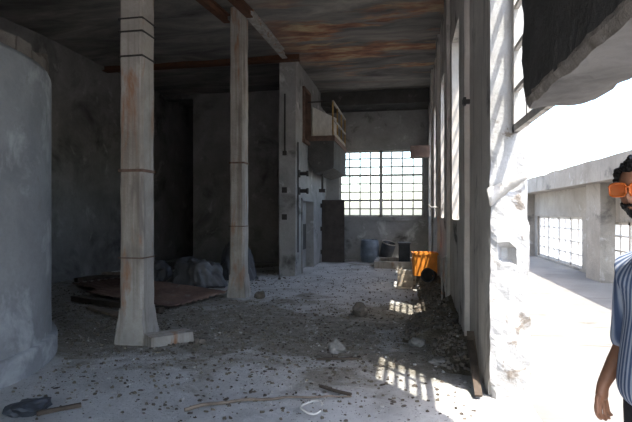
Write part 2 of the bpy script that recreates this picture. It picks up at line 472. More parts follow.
# wall piece above the opening: dark slab with a broken lower edge
b = MB(); b.prism([(XR, 2.285), (XR + .025, 2.245), (XO + .02, 2.245), (XO + .02, CZ), (XR, CZ)], 'y', -2.6, 3.14); b.cut(.06)
def slab_mask(c):
    return (1.0 if c.z < 2.38 else .0) + (1.0 if c.y > 3.05 else 0) + .15
b.rough(.009, 9, 13, slab_mask); b.rough(.012, 3, 14, slab_mask)
for v in b.bm.verts:
    if v.co.y > 2.6: v.co.y += .10 * max(0, min(.8, v.co.z - 2.3)) * (v.co.y - 2.6) / .5
sl_ = b.build('wall_lintel', M['slab'])
tag(sl_, 'dark hanging wall slab with broken lower edge above the opening', 'wall', None, 'structure')
sl_.data.materials.append(M['slab_core']); sl_.data.materials.append(M['wall_dark'])
for p in sl_.data.polygons:
    c = p.center
    if c.z < 2.30 and c.x < XR + .03: p.material_index = 1
    elif c.z < 2.36 and p.normal.z < -.3: p.material_index = 2
b = MB(); b.box(XR, XO, 3.0, 4.4, 4.35, CZ)
struct('trim_7', b, M['slab'], 'dark lintel above the broken near window', 'trim')
window_grid('window_6', 'broken steel lattice window between hanging slab and pier', 'x', XW + .02, 2.92, 4.32, 2.28, 4.36, 3, 6, M['frame_pale'], M['glass'], bar=.036, deep=.036, thick=.06)

# outer roof edge above the left bay opening stays closed; terrace parapet wall
XT = 4.70
b = MB()
TW = [(14.3, 18.9, .06, 1.48), (8.6, 12.6, .06, 1.40), (2.0, 6.5, .06, 1.40)]
wx(b, XT, XT + .28, -6, 21, -.2, 2.45, TW)
struct('wall_terrace', b, M['terrace_wall'], 'weathered terrace wall with milky lattice windows', 'wall')
b = MB(); b.box(4.15, XT + .3, -6, 21, 2.30, 2.79); b.cut(.4); b.rough(.025, 1.5, 15, lambda c: 1 if c.z > 2.7 else .4)
struct('trim_8', b, M['terrace_wall'], 'thick concrete coping beam along the terrace wall', 'trim')
for k, (ya, yb) in enumerate(((12.15, 13.05), (7.2, 7.9), (19.3, 19.9))):
    b = MB(); b.box(4.38, XT, ya, yb, -.1, 2.32); b.cut(.3); b.rough(.01, 2, 31 + k)
    struct('trim_%d' % (9 + k), b, M['terrace_wall'], ['concrete pilaster on the terrace wall beside the man', 'concrete pilaster on the terrace wall behind the man', 'concrete pilaster at the far end of the terrace wall'][k], 'pilaster')
for k, (a, c, z0_, z1_) in enumerate(TW):
    window_grid('window_%d' % (7 + k), ['long milky window seen across the terrace past the pier', 'milky terrace window behind the man', 'milky terrace window out past the man'][k],
                'x', XT + .1, a, c, z0_, z1_, 8, 4, M['frame_pale'], M['glass_milk'], bar=.036, deep=.05, thick=.07, heavy_u=(2, 4, 6))
b = MB(); b.box(XO, XT + .3, 20.7, 21, -.2, 2.3)
struct('wall_terrace_end', b, M['terrace_wall'], 'cross wall closing the far end of the terrace', 'wall')

# ------------------------------------------------------------------ columns
def column(loc, wd, dp, h, label, bands, seed):
    t = thing('concrete_column', label, 'column', loc, 0, 'square columns along the hall')
    b = MB(); ch = .035
    x, y = wd / 2, dp / 2
    b.prism([(-x + ch, -y), (x - ch, -y), (x, -y + ch), (x, y - ch), (x - ch, y), (-x + ch, y), (-x, y - ch), (-x, -y + ch)], 'z', .0, h)
    b.cut(.14); b.rough(.008, 4, seed); b.build('shaft', M['column'], t)
    b = MB()
    r = []
    for z, g in ((-.05, .036), (.09, .034), (.18, .024), (.30, .010), (.42, .003)):
        r.append([b.bm.verts.new((sx * (x + g), sy * (y + g), z)) for sx, sy in ((-1, -1), (1, -1), (1, 1), (-1, 1))])
    for p, q in zip(r, r[1:]):
        for k in range(4): b.bm.faces.new((p[k], p[(k + 1) % 4], q[(k + 1) % 4], q[k]))
    b.bm.faces.new(r[0][::-1]); b.bm.faces.new(r[-1])
    b.cut(.07); b.rough(.014, 6, seed + 2); b.build('plinth', M['column'], t)
    for z, s, m in bands:
        b = MB(); e = .003
        for (p, q) in (((-x - e, -y - e), (x + e, -y - e)), ((x + e, -y - e), (x + e, y + e)), ((x + e, y + e), (-x - e, y + e)), ((-x - e, y + e), (-x - e, -y - e))):
            b.bar((p[0], p[1], z), (q[0], q[1], z), .016, s)
        b.build('iron_band', m, t)
    return t
column((-3.32, 5.52, 0), .31, .31, CZ + .02, 'thick square column ringed by iron bands with block at its foot',
       [(3.98, .016, M['steel_dark']), (3.82, .018, M['steel_dark']), (3.52, .018, M['steel_dark']), (2.12, .035, M['rust_dark']), (1.05, .015, M['rust_dark'])], 41)
column((-3.16, 8.80, 0), .29, .27, CZ + .02, 'slimmer square column next to the grey sheeting heap',
       [(2.55, .03, M['rust_dark']), (1.35, .015, M['rust_dark'])], 47)

# steel beams under the ceiling
def channel(name, label, a, b_, m, wd=.16, ht=.2):
    t = MB(); a, b_ = Vector(a), Vector(b_)
    off = Vector((0, 0, ht / 2 - .012))
    t.bar(a - off, b_ - off, wd, .024); t.bar(a + off, b_ + off, wd, .024); t.bar(a, b_, .02, ht)
    o = t.build(name, m); return tag(o, label, 'beam')
channel('steel_beam', 'rusty steel beam crossing the bay just under the ceiling', (XL - .05, 11.55, 5.47), (-2.6, 11.55, 5.47), M['rust'], .2, .24)
channel('steel_beam', 'rusty steel beam on the near side of the slimmer column', (-2.93, 6.4, 5.16), (-2.93, 8.75, 5.38), M['rust'], .12, .16)
channel('steel_beam', 'short rusty steel beam on the bay side of the slimmer column', (-3.37, 6.4, 5.10), (-3.37, 8.72, 5.30), M['rust'], .12, .16)
channel('steel_beam', 'flaking pale beam from the slimmer column to the wall corner', (-2.93, 8.76, 5.38), (-2.93, 11.4, 5.45), M['pale_beam'], .13, .17)

# ------------------------------------------------------------------ round plastered tank at the left
t = thing('round_tank', 'big round grey plastered tank with a brick rim', 'tank', (-5.61, 3.78, 0))
RT = 1.93
b = MB(); b.lathe([(RT - .2, 3.16), (RT - .02, 3.18), (RT, 3.13), (RT, 2.0), (RT, 1.0), (RT, .0), (RT, -.05)], 72)
b.bm.faces.new([v for v in b.bm.verts if abs(v.co.z - 3.06) < 1e-5][::1]) if False else None
b.cut(.28); b.rough(.006, 1.2, 51); b.build('wall_shell', M['tank'], t, True)
b = MB(); b.lathe([(RT - .1, .24), (RT + .05, .24), (RT + .065, .21), (RT + .065, -.05)], 72); b.rough(.005, 3, 52); b.build('base_band', M['tank'], t, True)
b = MB(); rnd = random.Random(5)
NB = 44
for k in range(NB):
    a0, a1 = 2 * PI * (k + .04) / NB, 2 * PI * (k + .96) / NB
    hh = .25 + rnd.uniform(-.02, .02)
    if R(-8) < (a0 + a1) / 2 < R(35): hh *= rnd.uniform(.3, .7)
    r0, r1 = RT - .24, RT - .03 + rnd.uniform(-.012, .012)
    lo = [b.bm.verts.new((r * math.cos(a), r * math.sin(a), 3.16)) for r, a in ((r0, a0), (r1, a0), (r1, a1), (r0, a1))]
    hi = [b.bm.verts.new((r * math.cos(a), r * math.sin(a), 3.16 + hh)) for r, a in ((r0, a0), (r1, a0), (r1, a1), (r0, a1))]
    for q in range(4): b.bm.faces.new((lo[q], lo[(q + 1) % 4], hi[(q + 1) % 4], hi[q]))
    b.bm.faces.new(hi); b.bm.faces.new(lo[::-1])
b.rough(.012, 6, 53); b.build('brick_rim', M['brick'], t)
b = MB(); b.lathe([(.01, 3.1), (RT - .05, 3.1)], 72); b.build('lid', M['brick'], t)

# ------------------------------------------------------------------ hall wall: pier fittings, niche, balcony
b = MB(); b.tube([(-3.02, 11.77, 4.6), (-3.02, 11.77, 3.15)], .022, 8); b.box(-3.07, -2.97, 11.73, 11.79, 3.05, 3.16)
tag(b.build('conduit', M['steel_dark']), 'thin dark conduit with end box high on the wall corner', 'pipe')
for z, lab in ((2.18, 'small dark patch for a shaded hole halfway up the wall corner'), (1.5, 'small dark patch for a shaded hole low on the wall corner')):
    b = MB(); b.box(-3.10, -2.97, 11.775, 11.81, z - .07, z + .07); b.box(-3.07, -3.0, 11.765, 11.79, z - .03, z + .03)  # dark plates paint the shade inside small wall holes
    tag(b.build('hole_patch', M['steel_dark']), lab, 'plate')
for z, lab in ((2.62, 'upper black pipe stub sticking out over the niche'), (2.17, 'lower black pipe stub sticking out over the niche')):
    t = thing('pipe_stub', lab, 'pipe', (XH, 12.2, z))
    b = MB(); b.tube([(-.06, 0, 0), (.24, 0, 0)], .05, 14); b.build('pipe', M['steel_dark'], t)
    b = MB(); b.tube([(.0, 0, 0), (.03, 0, 0)], .1, 18); b.build('wall_flange', M['steel_dark'], t)
    b = MB(); b.tube([(.2, 0, 0), (.25, 0, 0)], .075, 18); b.build('end_flange', M['steel_dark'], t)
b = MB(); b.tube([(XH + .03, 11.95, .6), (XH + .03, 11.95, 3.4)], .018, 8); tag(b.build('wall_pipe', M['steel_dark']), 'thin vertical pipe beside the two black pipe stubs', 'pipe')
# niche door
t = tag(MB_ := thing('door_1', 'grey panel door recessed in the niche with a black hatch', 'door', (-2.98, 12.45, 0)), kind='structure')
b = MB(); b.box(-.03, .03, .02, 1.63, 0, 1.98); b.build('door_panel', M['wall_hall'], t)
b = MB(); b.box(.03, .06, .45, 1.45, .55, 1.28); b.build('hatch', M['steel_dark'], t)
b = MB(); b.box(.02, .26, .0, .07, 0, 2.0); b.box(.02, .26, 1.58, 1.65, 0, 2.0); b.box(.02, .26, 0, 1.65, 1.93, 2.0); b.build('door_frame', M['wall_hall'], t)
# upper doorway to the balcony
t = tag(thing('door_2', 'dark upper doorway opening onto the balcony', 'door', (-3.0, 12.6, 3.55)), kind='structure')
b = MB(); b.box(0, .03, 0, .9, 0, 1.45); b.build('door_panel', M['steel_dark'], t)  # black panel paints the darkness of the open recess
b = MB(); b.box(.02, .31, 0, .06, 0, 1.45); b.box(.02, .31, .84, .9, 0, 1.45); b.box(.02, .31, 0, .9, 1.39, 1.45); b.box(.02, .33, -.03, .93, -.06, .03); b.build('door_frame', M['rust_dark'], t)
# open steel door leaf
t = thing('steel_door', 'dark brown steel door leaf standing open below the balcony', 'door', (-2.73, 15.35, 0.02))
b = MB(); b.box(.03, .76, -.02, .02, 0, 2.0); b.build('leaf', M['door'], t, bevel=.004)
b = MB(); b.box(.03, .08, -.03, -.02, 0, 2.0); b.box(.71, .76, -.03, -.02, 0, 2.0)
for z in (0, .97, 1.95): b.box(.03, .76, -.03, -.02, z, z + .05)
b.build('stiffener_frame', M['door'], t)
b = MB(); b.tube([(.66, -.03, 1.05), (.66, -.08, 1.05), (.58, -.08, 1.05)], .012, 8); b.build('handle', M['steel_dark'], t)
for z in (.25, 1.0, 1.75):
    b = MB(); b.tube([(.0, 0, z), (.0, 0, z + .14)], .022, 8); b.box(0, .05, -.006, .006, z, z + .14); b.build('hinge', M['steel_dark'], t)
# balcony
t = thing('balcony', 'concrete balcony box with yellow railing on the hall wall', 'balcony', (XH, 13.3, 0))
xb = .74; yl = 2.75
b = MB(); b.prism([(0, 3.72), (xb, 3.72), (xb, 2.85), (.22, 2.70), (0, 3.1)], 'y', 0, yl); b.cut(.25); b.rough(.012, 2.2, 61)
b.build('platform', M['slab'], t)
b = MB(); b.box(-.0, xb + .03, -.03, .0, 3.62, 3.76); b.box(xb, xb + .03, -.03, yl, 3.62, 3.76); b.build('edge_angle', M['rust_dark'], t)
for yy in (.02, .9, 1.8, 2.7):
    b = MB(); b.box(xb - .045, xb - .005, yy - .02, yy + .02, 3.7, 4.72); b.build('railing_post', M['yellow'], t)
b = MB(); b.bar((xb - .025, 0, 4.72), (xb - .025, yl, 4.72), .05, .05); b.build('top_rail', M['white_rail'], t)
b = MB(); b.bar((xb - .025, 0, 4.24), (xb - .025, yl, 4.24), .045, .05); b.build('middle_rail', M['white_rail'], t)
b = MB(); b.bar((xb - .025, 0, 3.83), (xb - .025, yl, 3.83), .03, .14); b.build('toe_board', M['white_rail'], t)
b = MB(); b.bar((0, .02, 4.72), (xb, .02, 4.72), .03, .03); b.build('end_bar', M['steel_dark'], t)
b = MB(); b.box(.30, .36, .5, .56, 2.25, 2.75); b.box(.24, .42, .44, .62, 2.2, 2.3); b.build('drain_pipe', M['steel_dark'], t)
b = MB(); b.bar((XH + .04, 13.75, 4.22), (XH + .50, 15.6, 4.22), .03, .92); b.cut(.3); b.rough(.008, 2, 63)  # pale panel added to give the lit look of the wall behind
tag(b.build('lit_wall_panel', M['strip']), 'pale panel added behind the balcony railing for the lit wall', 'panel')
# brown box beam at top right of the far window
b = MB(); b.box(.10, XR, 15.3, 15.7, 3.36, 3.70); b.cut(.15); b.rough(.01, 4, 62); o = b.build('box_beam', M['rust_dark']); tag(o, 'short brown box beam by the top corner of the far window', 'beam')

# ------------------------------------------------------------------ far-end objects
def rubble_h(x, y):
    """height of the rubble bank along the window wall"""
    if y < 4.9 or y > 13.6: return 0
    e = min(1, (y - 4.9) / .9) * min(1, (13.6 - y) / 1.2)
    wdt = (.42 if y < 6 else .78 - .12 * max(0, y - 6.4) if y < 9 else .5) + .14 * noise.noise(Vector((0, y * .9, 3)))
    k = max(0, 1 - (XR - x) / max(.2, wdt))
    return e * (k ** .8) * (.26 + .08 * noise.noise(Vector((x * 2, y * 1.4, 7))))
b = MB(); nx, ny = 34, 200
vv = [[None] * (ny + 1) for _ in range(nx + 1)]
for i in range(nx + 1):
    for j in range(ny + 1):
        x = -.62 + (XR - .012 + .62) * i / nx; y = 4.85 + 8.8 * j / ny
        p = Vector((x, y, 0)); h = rubble_h(x, y)
        h2 = h + (noise.noise(p * 9) * .035 + noise.noise(p * 21) * .02) * min(1, h * 12)
        vv[i][j] = b.bm.verts.new((x, y, floor_h(x, y) - .012 + h2 if h > 0 else floor_h(x, y) - .03))
for i in range(nx):
    for j in range(ny): b.bm.faces.new((vv[i][j], vv[i + 1][j], vv[i + 1][j + 1], vv[i][j + 1]))
tag(b.build('rubble_bank', M['litter_earth'], None, True), 'bank of dark crumbled rubble along the foot of the window wall', 'rubble', None, 'stuff')

t = thing('low_curb_frame', 'low rectangular concrete curb on the floor before the far window', 'curb', (-.34, 14.7, 0))
b = MB(); b.box(-.6, .6, -.7, -.58, -.02, .2); b.box(-.6, .6, .58, .7, -.02, .2); b.box(-.6, -.48, -.7, .7, -.02, .2); b.box(.48, .6, -.7, .7, -.02, .2); b.cut(.15); b.rough(.01, 5, 70)
b.build('curb', M['column'], t)
b = MB(); b.box(-.5, .5, -.6, .6, -.02, .06); b.build('dirt_fill', M['litter_earth'], t)

t = thing('barrel', 'faded blue upright barrel near the far wall', 'barrel', (-1.20, 15.85, .0))
b = MB(); b.lathe([(.02, 0), (.25, 0), (.28, .03), (.30, .2), (.31, .23), (.30, .26), (.305, .45), (.315, .48), (.305, .51), (.28, .7), (.25, .73), (.25, .71), (.02, .70)], 30); b.build('shell', M['blue'], t, True)
b = MB(); b.tube([(.1, 0, .70), (.1, 0, .735)], .04, 12); b.build('bung', M['dark_plastic'], t)
t = thing('dented_drum', 'dark drum with pale open rim tipped beside the blue barrel', 'drum', (-.72, 16.0, .0))
b = MB(); b.lathe([(.02, 0), (.2, 0), (.22, .3), (.23, .6), (.215, .6), (.20, .3), (.19, .03), (.02, .03)], 26); o = b.build('shell', M['dark_plastic'], t, True); 
b = MB(); b.lathe([(.215, .585), (.235, .585), (.235, .62), (.215, .62), (.215, .585)], 26); b.build('rim', M['pale_beam'], t, True)
t.rotation_euler = (R(12), R(14), 0); t.location.z = .055
t = thing('square_bin', 'small dark square bin standing inside the low curb', 'bin', (-.08, 14.95, .06))
b = MB(); b.prism([(-.17, -.17), (.17, -.17), (.17, .17), (-.17, .17)], 'z', 0, .62); b.build('body', M['dark_plastic'], t, bevel=.015)
b = MB(); b.box(-.19, .19, -.19, .19, .60, .65); b.build('rim', M['tarp'], t, bevel=.01)

zc = .30
t = thing('orange_crate', 'orange plastic crate streaked by sun on the rubble bank', 'crate', (.36, 10.35, zc), R(4))
b = MB(); ww, dd, hh = .23, .17, .48
for sx in (-1, 1): b.box(sx * ww - .012, sx * ww + .012, -dd, dd, 0, hh)
for sy in (-1, 1): b.box(-ww, ww, sy * dd - .012, sy * dd + .012, 0, hh)
b.box(-ww, ww, -dd, dd, 0, .02); b.build('shell', M['orange'], t, bevel=.006)
b = MB()
for sy in (-1, 1): b.box(-ww - .03, ww + .03, sy * (dd + .012) - .018, sy * (dd + .012) + .018, hh - .05, hh)
for sx in (-1, 1): b.box(sx * (ww + .012) - .018, sx * (ww + .012) + .018, -dd, dd, hh - .05, hh)
b.build('rim', M['orange'], t, bevel=.005)
b = MB()
for k in range(5): b.box(-ww + .06 + k * .085, -ww + .075 + k * .085, -dd - .025, -dd - .008, .03, hh - .06)
b.build('rib', M['orange'], t)
t = thing('broken_crate', 'pale broken wooden crate in the sun before the orange crate', 'crate', (.0, 10.62, .01), R(-15))
for k, z in enumerate((.06, .19, .32)):
    b = MB(); b.box(-.17, .17, -.15, -.13, z - .045, z + .045); b.build('slat', M['wood_pale'], t)
    if k < 2: b = MB(); b.box(-.17, .17, .13, .15, z - .045, z + .045); b.build('slat', M['wood_pale'], t)
for sx in (-1, 1):
    for sy in (-1, 1):
        b = MB(); b.box(sx * .155 - .015, sx * .155 + .015, sy * .115 - .015, sy * .115 + .015, 0, .38); b.build('corner_post', M['wood_pale'], t)
b = MB(); b.box(-.17, .17, -.13, .13, .0, .02); b.build('bottom_board', M['wood'], t)
def plank(name, label, cat, a, c, wd, th, m, group=None, seed=0):
    b = MB(); b.bar(a, c, wd, th); b.cut(.12); b.rough(.006, 5, seed)
    return tag(b.build(name, m), label, cat, group)
plank('white_board', 'small pale board lying in the sun before the broken crate', 'board', (-.22, 10.28, .03), (.10, 10.22, .05), .12, .03, M['wood_pale'])
t = thing('tipped_bucket', 'black bucket lying on the rubble under the orange crate', 'bucket', (.50, 9.75, .36), R(20))
b = MB(); b.lathe([(.01, 0), (.10, 0), (.13, .26), (.12, .26), (.09, .02), (.01, .02)], 22); b.build('shell', M['steel_dark'], t, True)
b = MB(); b.lathe([(.118, .25), (.138, .25), (.138, .27), (.118, .27), (.118, .25)], 22); b.build('rim', M['dark_plastic'], t, True)
t.rotation_euler = (R(80), 0, R(-25))
# short pipe stubs by the window wall
b = MB(); b.tube([(.56, 8.0, .1), (.55, 8.02, .85), (.62, 8.02, .9), (.62, 8.05, .15)], .018, 8); tag(b.build('bent_pipe', M['pale_beam']), 'thin hooped pipe standing from the rubble by the wall', 'pipe')
b = MB(); b.box(XR - .08, XR - .0, 5.66, 5.73, 2.84, 2.885); b.box(XR - .075, XR - .045, 5.64, 5.73, 2.82, 2.905); tag(b.build('wall_bracket', M['steel_dark']), 'small black bracket clamped to the pilaster', 'bracket')
b = MB(); b.tube([(XR + .02, 10.55, 1.72), (XR - .2, 10.5, 1.72), (XR - .26, 10.45, 1.78)], .02, 8); tag(b.build('bracket_pipe', M['pale_beam']), 'short pale pipe stub sticking from the window wall', 'pipe')

# strip of sheet metal stuck on the pier
b = MB(); N = 10
P0, P1 = Vector((.67, 4.28, 1.73)), Vector((.99, 4.335, 1.92))
for k in range(N): pass
top, bot = [], []
for k in range(N + 1):
    f = k / N; p = P0.lerp(P1, f); hw = .062 * (1 - f) + .012 + .006 * math.sin(k * 2.1)
    p.y += .03 * math.sin(f * 5)
    top.append(b.bm.verts.new(p + Vector((-.015, -.015, hw)))); bot.append(b.bm.verts.new(p + Vector((.02, .01, -hw))))
for k in range(N): b.bm.faces.new((top[k], top[k + 1], bot[k + 1], bot[k]))
o = b.build('bent_strip', M['strip'], None, True); s = o.modifiers.new('s', 'SOLIDIFY'); s.thickness = .012
tag(o, 'bent pale strip of sheet metal stuck across the broken pier', 'strip')
plank('leaning_board', 'dark narrow board leaning at the foot of the broken pier', 'board', (.62, 5.0, .33), (.60, 4.3, .04), .06, .02, M['wood_dark'])
plank('leaning_board', 'lighter splintered board leaning behind the dark narrow one', 'board', (.65, 5.25, .36), (.62, 4.62, .10), .07, .02, M['wood'])

# ------------------------------------------------------------------ block at the column's foot, boards, sheeting, iron sheets
b = MB(); b.bar((-3.04, 5.28, .06), (-2.68, 5.66, .06), .26, .15); b.cut(.06); b.rough(.014, 6, 80)
tag(b.build('concrete_block', M['column']), 'low broken concrete block against the foot of the banded column', 'block')

def corrugated(name, label, loc, L, W, rz, tilt, m, seed):
    b = MB(); nu, nv = int(W / .02), 16
    g = [[b.bm.verts.new((L * (j / nv - .5), W * (i / nu - .5), .018 * math.sin(2 * PI * (i / nu) * W / .15) + .012 * noise.noise(Vector((j * .35, i * .06, seed))) + .0)) for j in range(nv + 1)] for i in range(nu + 1)]
    for i in range(nu):
        for j in range(nv): b.bm.faces.new((g[i][j], g[i + 1][j], g[i + 1][j + 1], g[i][j + 1]))
    o = b.build(name, m, None, True); s = o.modifiers.new('s', 'SOLIDIFY'); s.thickness = .004
    o.location = loc; o.rotation_euler = (tilt[0], tilt[1], rz)
    return tag(o, label, 'metal sheet')
corrugated('corrugated_sheet', 'brown corrugated iron sheet lying before the grey sheeting heap', (-4.62, 8.35, .12), 2.2, 1.4, R(-18), (R(2), R(2)), M['sheet'], 1)
corrugated('corrugated_sheet', 'darker corrugated iron sheet lying toward the side wall', (-6.05, 9.2, .10), 1.9, 1.1, R(-35), (R(1), R(-1)), M['rust_dark'], 2)
plank('timber_beam', 'dark timber beam lying along the near edge of the brown iron sheet', 'timber', (-5.95, 7.80, .05), (-3.85, 7.10, .05), .12, .09, M['wood_dark'], seed=3)
plank('timber_beam', 'dark timber beam lying along the foot of the side wall', 'timber', (-7.5, 9.9, .05), (-6.5, 12.6, .06), .14, .1, M['wood_dark'], seed=4)
plank('timber_beam', 'grey timber plank lying across the corner of the darker iron sheet', 'timber', (-7.1, 10.3, .17), (-5.6, 10.9, .12), .16, .05, M['wood'], seed=5)
plank('timber_beam', 'grey plank lying between round tank and banded column', 'timber', (-5.2, 7.2, .03), (-4.0, 6.5, .03), .14, .04, M['wood'], seed=6)

def heap(name, label, loc, dims, m, seed, cat):
    b = MB(); bmesh.ops.create_icosphere(b.bm, subdivisions=5, radius=1)
    for v in b.bm.verts:
        c = v.co.copy(); k = 1 + .22 * noise.noise(c * 1.6 + Vector((seed, 0, 0)))
        fold = abs(noise.noise(Vector((c.x * 3.2 + seed, c.y * 3.2, c.z * 1.5)))) * .30 + abs(noise.noise(c * 6 + Vector((seed, 3, 0)))) * .08
        c *= k - fold
        z = c.z * dims[2] if c.z > 0 else max(c.z * .2, -.12) * dims[2]
        flare = 1 + .15 * max(0, -v.co.z + .2)
        v.co = Vector((c.x * dims[0] * flare, c.y * dims[1] * flare, z + .03))
    o = b.build(name, m, None, True); o.location = loc
    return tag(o, label, cat)
heap('plastic_sheeting', 'crumpled grey plastic sheeting heaped behind the slimmer column', (-4.55, 9.95, .02), (.66, .45, .64), M['tarp'], 2.0, 'sheeting')
heap('plastic_sheeting', 'low dark sheeting bundle at the bay side of the grey heap', (-5.65, 10.15, .02), (.42, .42, .50), M['tarp_dark'], 5.0, 'sheeting')
heap('plastic_sheeting', 'dark folded sheeting tucked behind the grey heap', (-4.05, 11.15, .02), (.5, .38, .95), M['tarp_dark'], 9.0, 'sheeting')

# ------------------------------------------------------------------ scattered pieces
def lump(name, label, cat, loc, r, m, seed, group=None, flat=.7):
    b = MB(); bmesh.ops.create_icosphere(b.bm, subdivisions=3, radius=1)
    for v in b.bm.verts:
        c = v.co.copy(); k = 1 + .45 * noise.noise(c * 1.3 + Vector((seed * 3.3, 1, 0))) + .16 * noise.noise(c * 3.7 + Vector((seed, 5, 0)))
        v.co = Vector((c.x * r * k, c.y * r * k * .85, c.z * r * k * flat))
    o = b.build(name, m); o.location = (loc[0], loc[1], floor_h(*loc) + r * flat * .55); o.rotation_euler = (0, 0, seed)
    return tag(o, label, cat, group)
lump('rubble_chunk', 'lone brown rubble lump in the middle of the hall floor', 'rubble', (-.72, 7.45), .13, M['stone_dark'], 1.0, flat=.9)
lump('rubble_chunk', 'pale broken block on the earthy floor before the lone brown lump', 'rubble', (-.78, 5.45), .11, M['stone'], 2.0)
lump('rubble_chunk', 'pale stone at the edge of the rubble bank', 'rubble', (.12, 5.9), .09, M['stone'], 3.0)
lump('rubble_chunk', 'flat pale slab fragment by the foot of the rubble bank', 'rubble', (.34, 5.3), .11, M['stone'], 4.0, flat=.3)
lump('rubble_chunk', 'dark lump beside the plinth of the slimmer column', 'rubble', (-2.72, 8.75), .12, M['stone_dark'], 5.0)
lump('rubble_chunk', 'dark lump beside the concrete block', 'rubble', (-2.45, 5.45), .07, M['stone_dark'], 6.0)
b = MB()
pts = []
for k in range(15):
    f = k / 14; x = -1.75 + 1.28 * f; y = 3.60 + .55 * f ** .6
    pts.append((x, y, floor_h(x, y) + .02 + .008 * math.sin(k * 1.7)))
b.tube(pts, [.016 - .009 * k / 14 for k in range(15)], 7)
tag(b.build('dry_branch', M['wood']), 'long thin dry branch lying on the floor in front', 'branch')
plank('wood_stick', 'short dark stick lying just past the dry branch', 'stick', (-.78, 4.30, .03), (-.48, 4.15, .03), .03, .02, M['wood_dark'], seed=8)
plank('wood_stick', 'thin dark stick on the earthy floor near the pale broken block', 'stick', (-.95, 5.05, .04), (-.5, 5.15, .045), .03, .02, M['wood_dark'], seed=9)
plank('wood_stick', 'dark stick at the bottom corner below the round tank', 'stick', (-2.85, 3.30, .03), (-2.62, 3.52, .03), .035, .03, M['wood_dark'], seed=10)
b = MB(); pts = [(-.76 + .085 * math.cos(a), 3.83 + .13 * math.sin(a), .03 + .012 * math.sin(2 * a)) for a in [R(20 + 16 * k) for k in range(21)]]
b.tube(pts, .009, 7); tag(b.build('plastic_loop', M['strip']), 'pale loop of strapping on the floor beside the dry branch', 'strap')
lump('rag_clump', 'dark clump of rags in the corner below the round tank', 'rags', (-2.98, 3.38), .15, M['dark_plastic'], 7.5, flat=.4)

rnd = random.Random(11)
def free(x, y, r=.0):
    if math.hypot(x + 5.55, y - 3.78) < RT + .12: return False
    if x > .66 or x < XL + .1: return False
    if y > 11.7 and x < -2.65: return y < 14.6 and x > -7.7 and x < -3.25
    for cx, cy in ((-3.32, 5.52), (-3.15, 8.8)):
        if abs(x - cx) < .28 and abs(y - cy) < .28: return False
    return True
# hand-sized dark scraps one can pick out in the foreground
base = None; cnt = 0
scr = []
while cnt < 70:
    y = rnd.uniform(3.5, 6.2); x = rnd.uniform(-3.3, .15)
    if not free(x, y) or (x > -1.0 and y < 5 and rnd.random() < .75): continue
    if cnt < 5:
        b = MB(); bmesh.ops.create_icosphere(b.bm, subdivisions=2, radius=1)
        for v in b.bm.verts:
            c = v.co.copy(); k = 1 + .6 * noise.noise(c * 1.4 + Vector((cnt * 4.1, 0, 0)))
            v.co = Vector((c.x * .040 * k, c.y * .022 * k, c.z * .010 * k))
        o = b.build('debris_scrap', M['litter_dark'])
        tag(o, 'small flat dark scrap lying on the pale floor dust in front', 'scrap', 'dark scraps on the dust in front')
        scr.append(o)
    else:
        o = scr[cnt % 5].copy(); C.objects.link(o)
    s = rnd.uniform(.4, .95); o.scale = (s, s * rnd.uniform(.5, 1), s)
    o.location = (x, y, floor_h(x, y) + .008); o.rotation_euler = (0, 0, rnd.uniform(0, 6.28)); cnt += 1

def litter(name, label, m, count, region, smin, smax, seed, dens):
    rn = random.Random(seed); b = MB(); k = 0
    while k < count:
        x = rn.uniform(region[0], region[1]); y = rn.uniform(region[2], region[3])
        if not free(x, y) or rn.random() > dens(x, y): continue
        s = smin + (smax - smin) * rn.random() ** 2.5; a = rn.uniform(0, 6.28)
        h = floor_h(x, y); hb = rubble_h(x, y)
        if hb > 0: h += hb
        n_ = 5; rr = [s * rn.uniform(.5, 1.1) for _ in range(n_)]; el = rn.uniform(.4, 1)
        lo = []; hi = []
        for q in range(n_):
            t_ = a + 2 * PI * q / n_; dx, dy = rr[q] * math.cos(t_), rr[q] * math.sin(t_) * el
            lo.append(b.bm.verts.new((x + dx, y + dy, h - .01))); hi.append(b.bm.verts.new((x + dx * .7, y + dy * .7, h + s * rn.uniform(.15, .7))))
        for q in range(n_): b.bm.faces.new((lo[q], lo[(q + 1) % n_], hi[(q + 1) % n_], hi[q]))
        b.bm.faces.new(hi); k += 1
    tag(b.build(name, m), label, 'debris', None, 'stuff')
def d_mid(x, y): return min(1, .25 + .9 * math.exp(-((y - 6.0) / 1.8) ** 2)) * (1 if x < -.2 or y > 5 else .4)
litter('dark_litter', 'dark crumbs and bark scattered over the hall floor', M['litter_dark'], 5200, (-7.6, .6, 3.2, 14.5), .005, .032, 21, d_mid)
litter('pale_litter', 'pale plaster crumbs scattered over the hall floor', M['litter_pale'], 2600, (-7.6, .6, 3.2, 14.5), .005, .028, 22, d_mid)
litter('earth_crumbs', 'brown earth crumbs scattered over the middle of the hall floor', M['litter_earth'], 7000, (-7.6, .5, 3.6, 12), .006, .034, 25, d_mid)
litter('rubble_pieces', 'broken lumps strewn over the rubble bank', M['stone_dark'], 1500, (-.4, .62, 5.0, 13.4), .012, .05, 23, lambda x, y: 1 if rubble_h(x, y) > .02 else .0)
litter('rubble_stones', 'paler stones strewn over the rubble bank', M['wood'], 420, (-.4, .62, 5.0, 13.4), .01, .045, 24, lambda x, y: 1 if rubble_h(x, y) > .02 else .0)

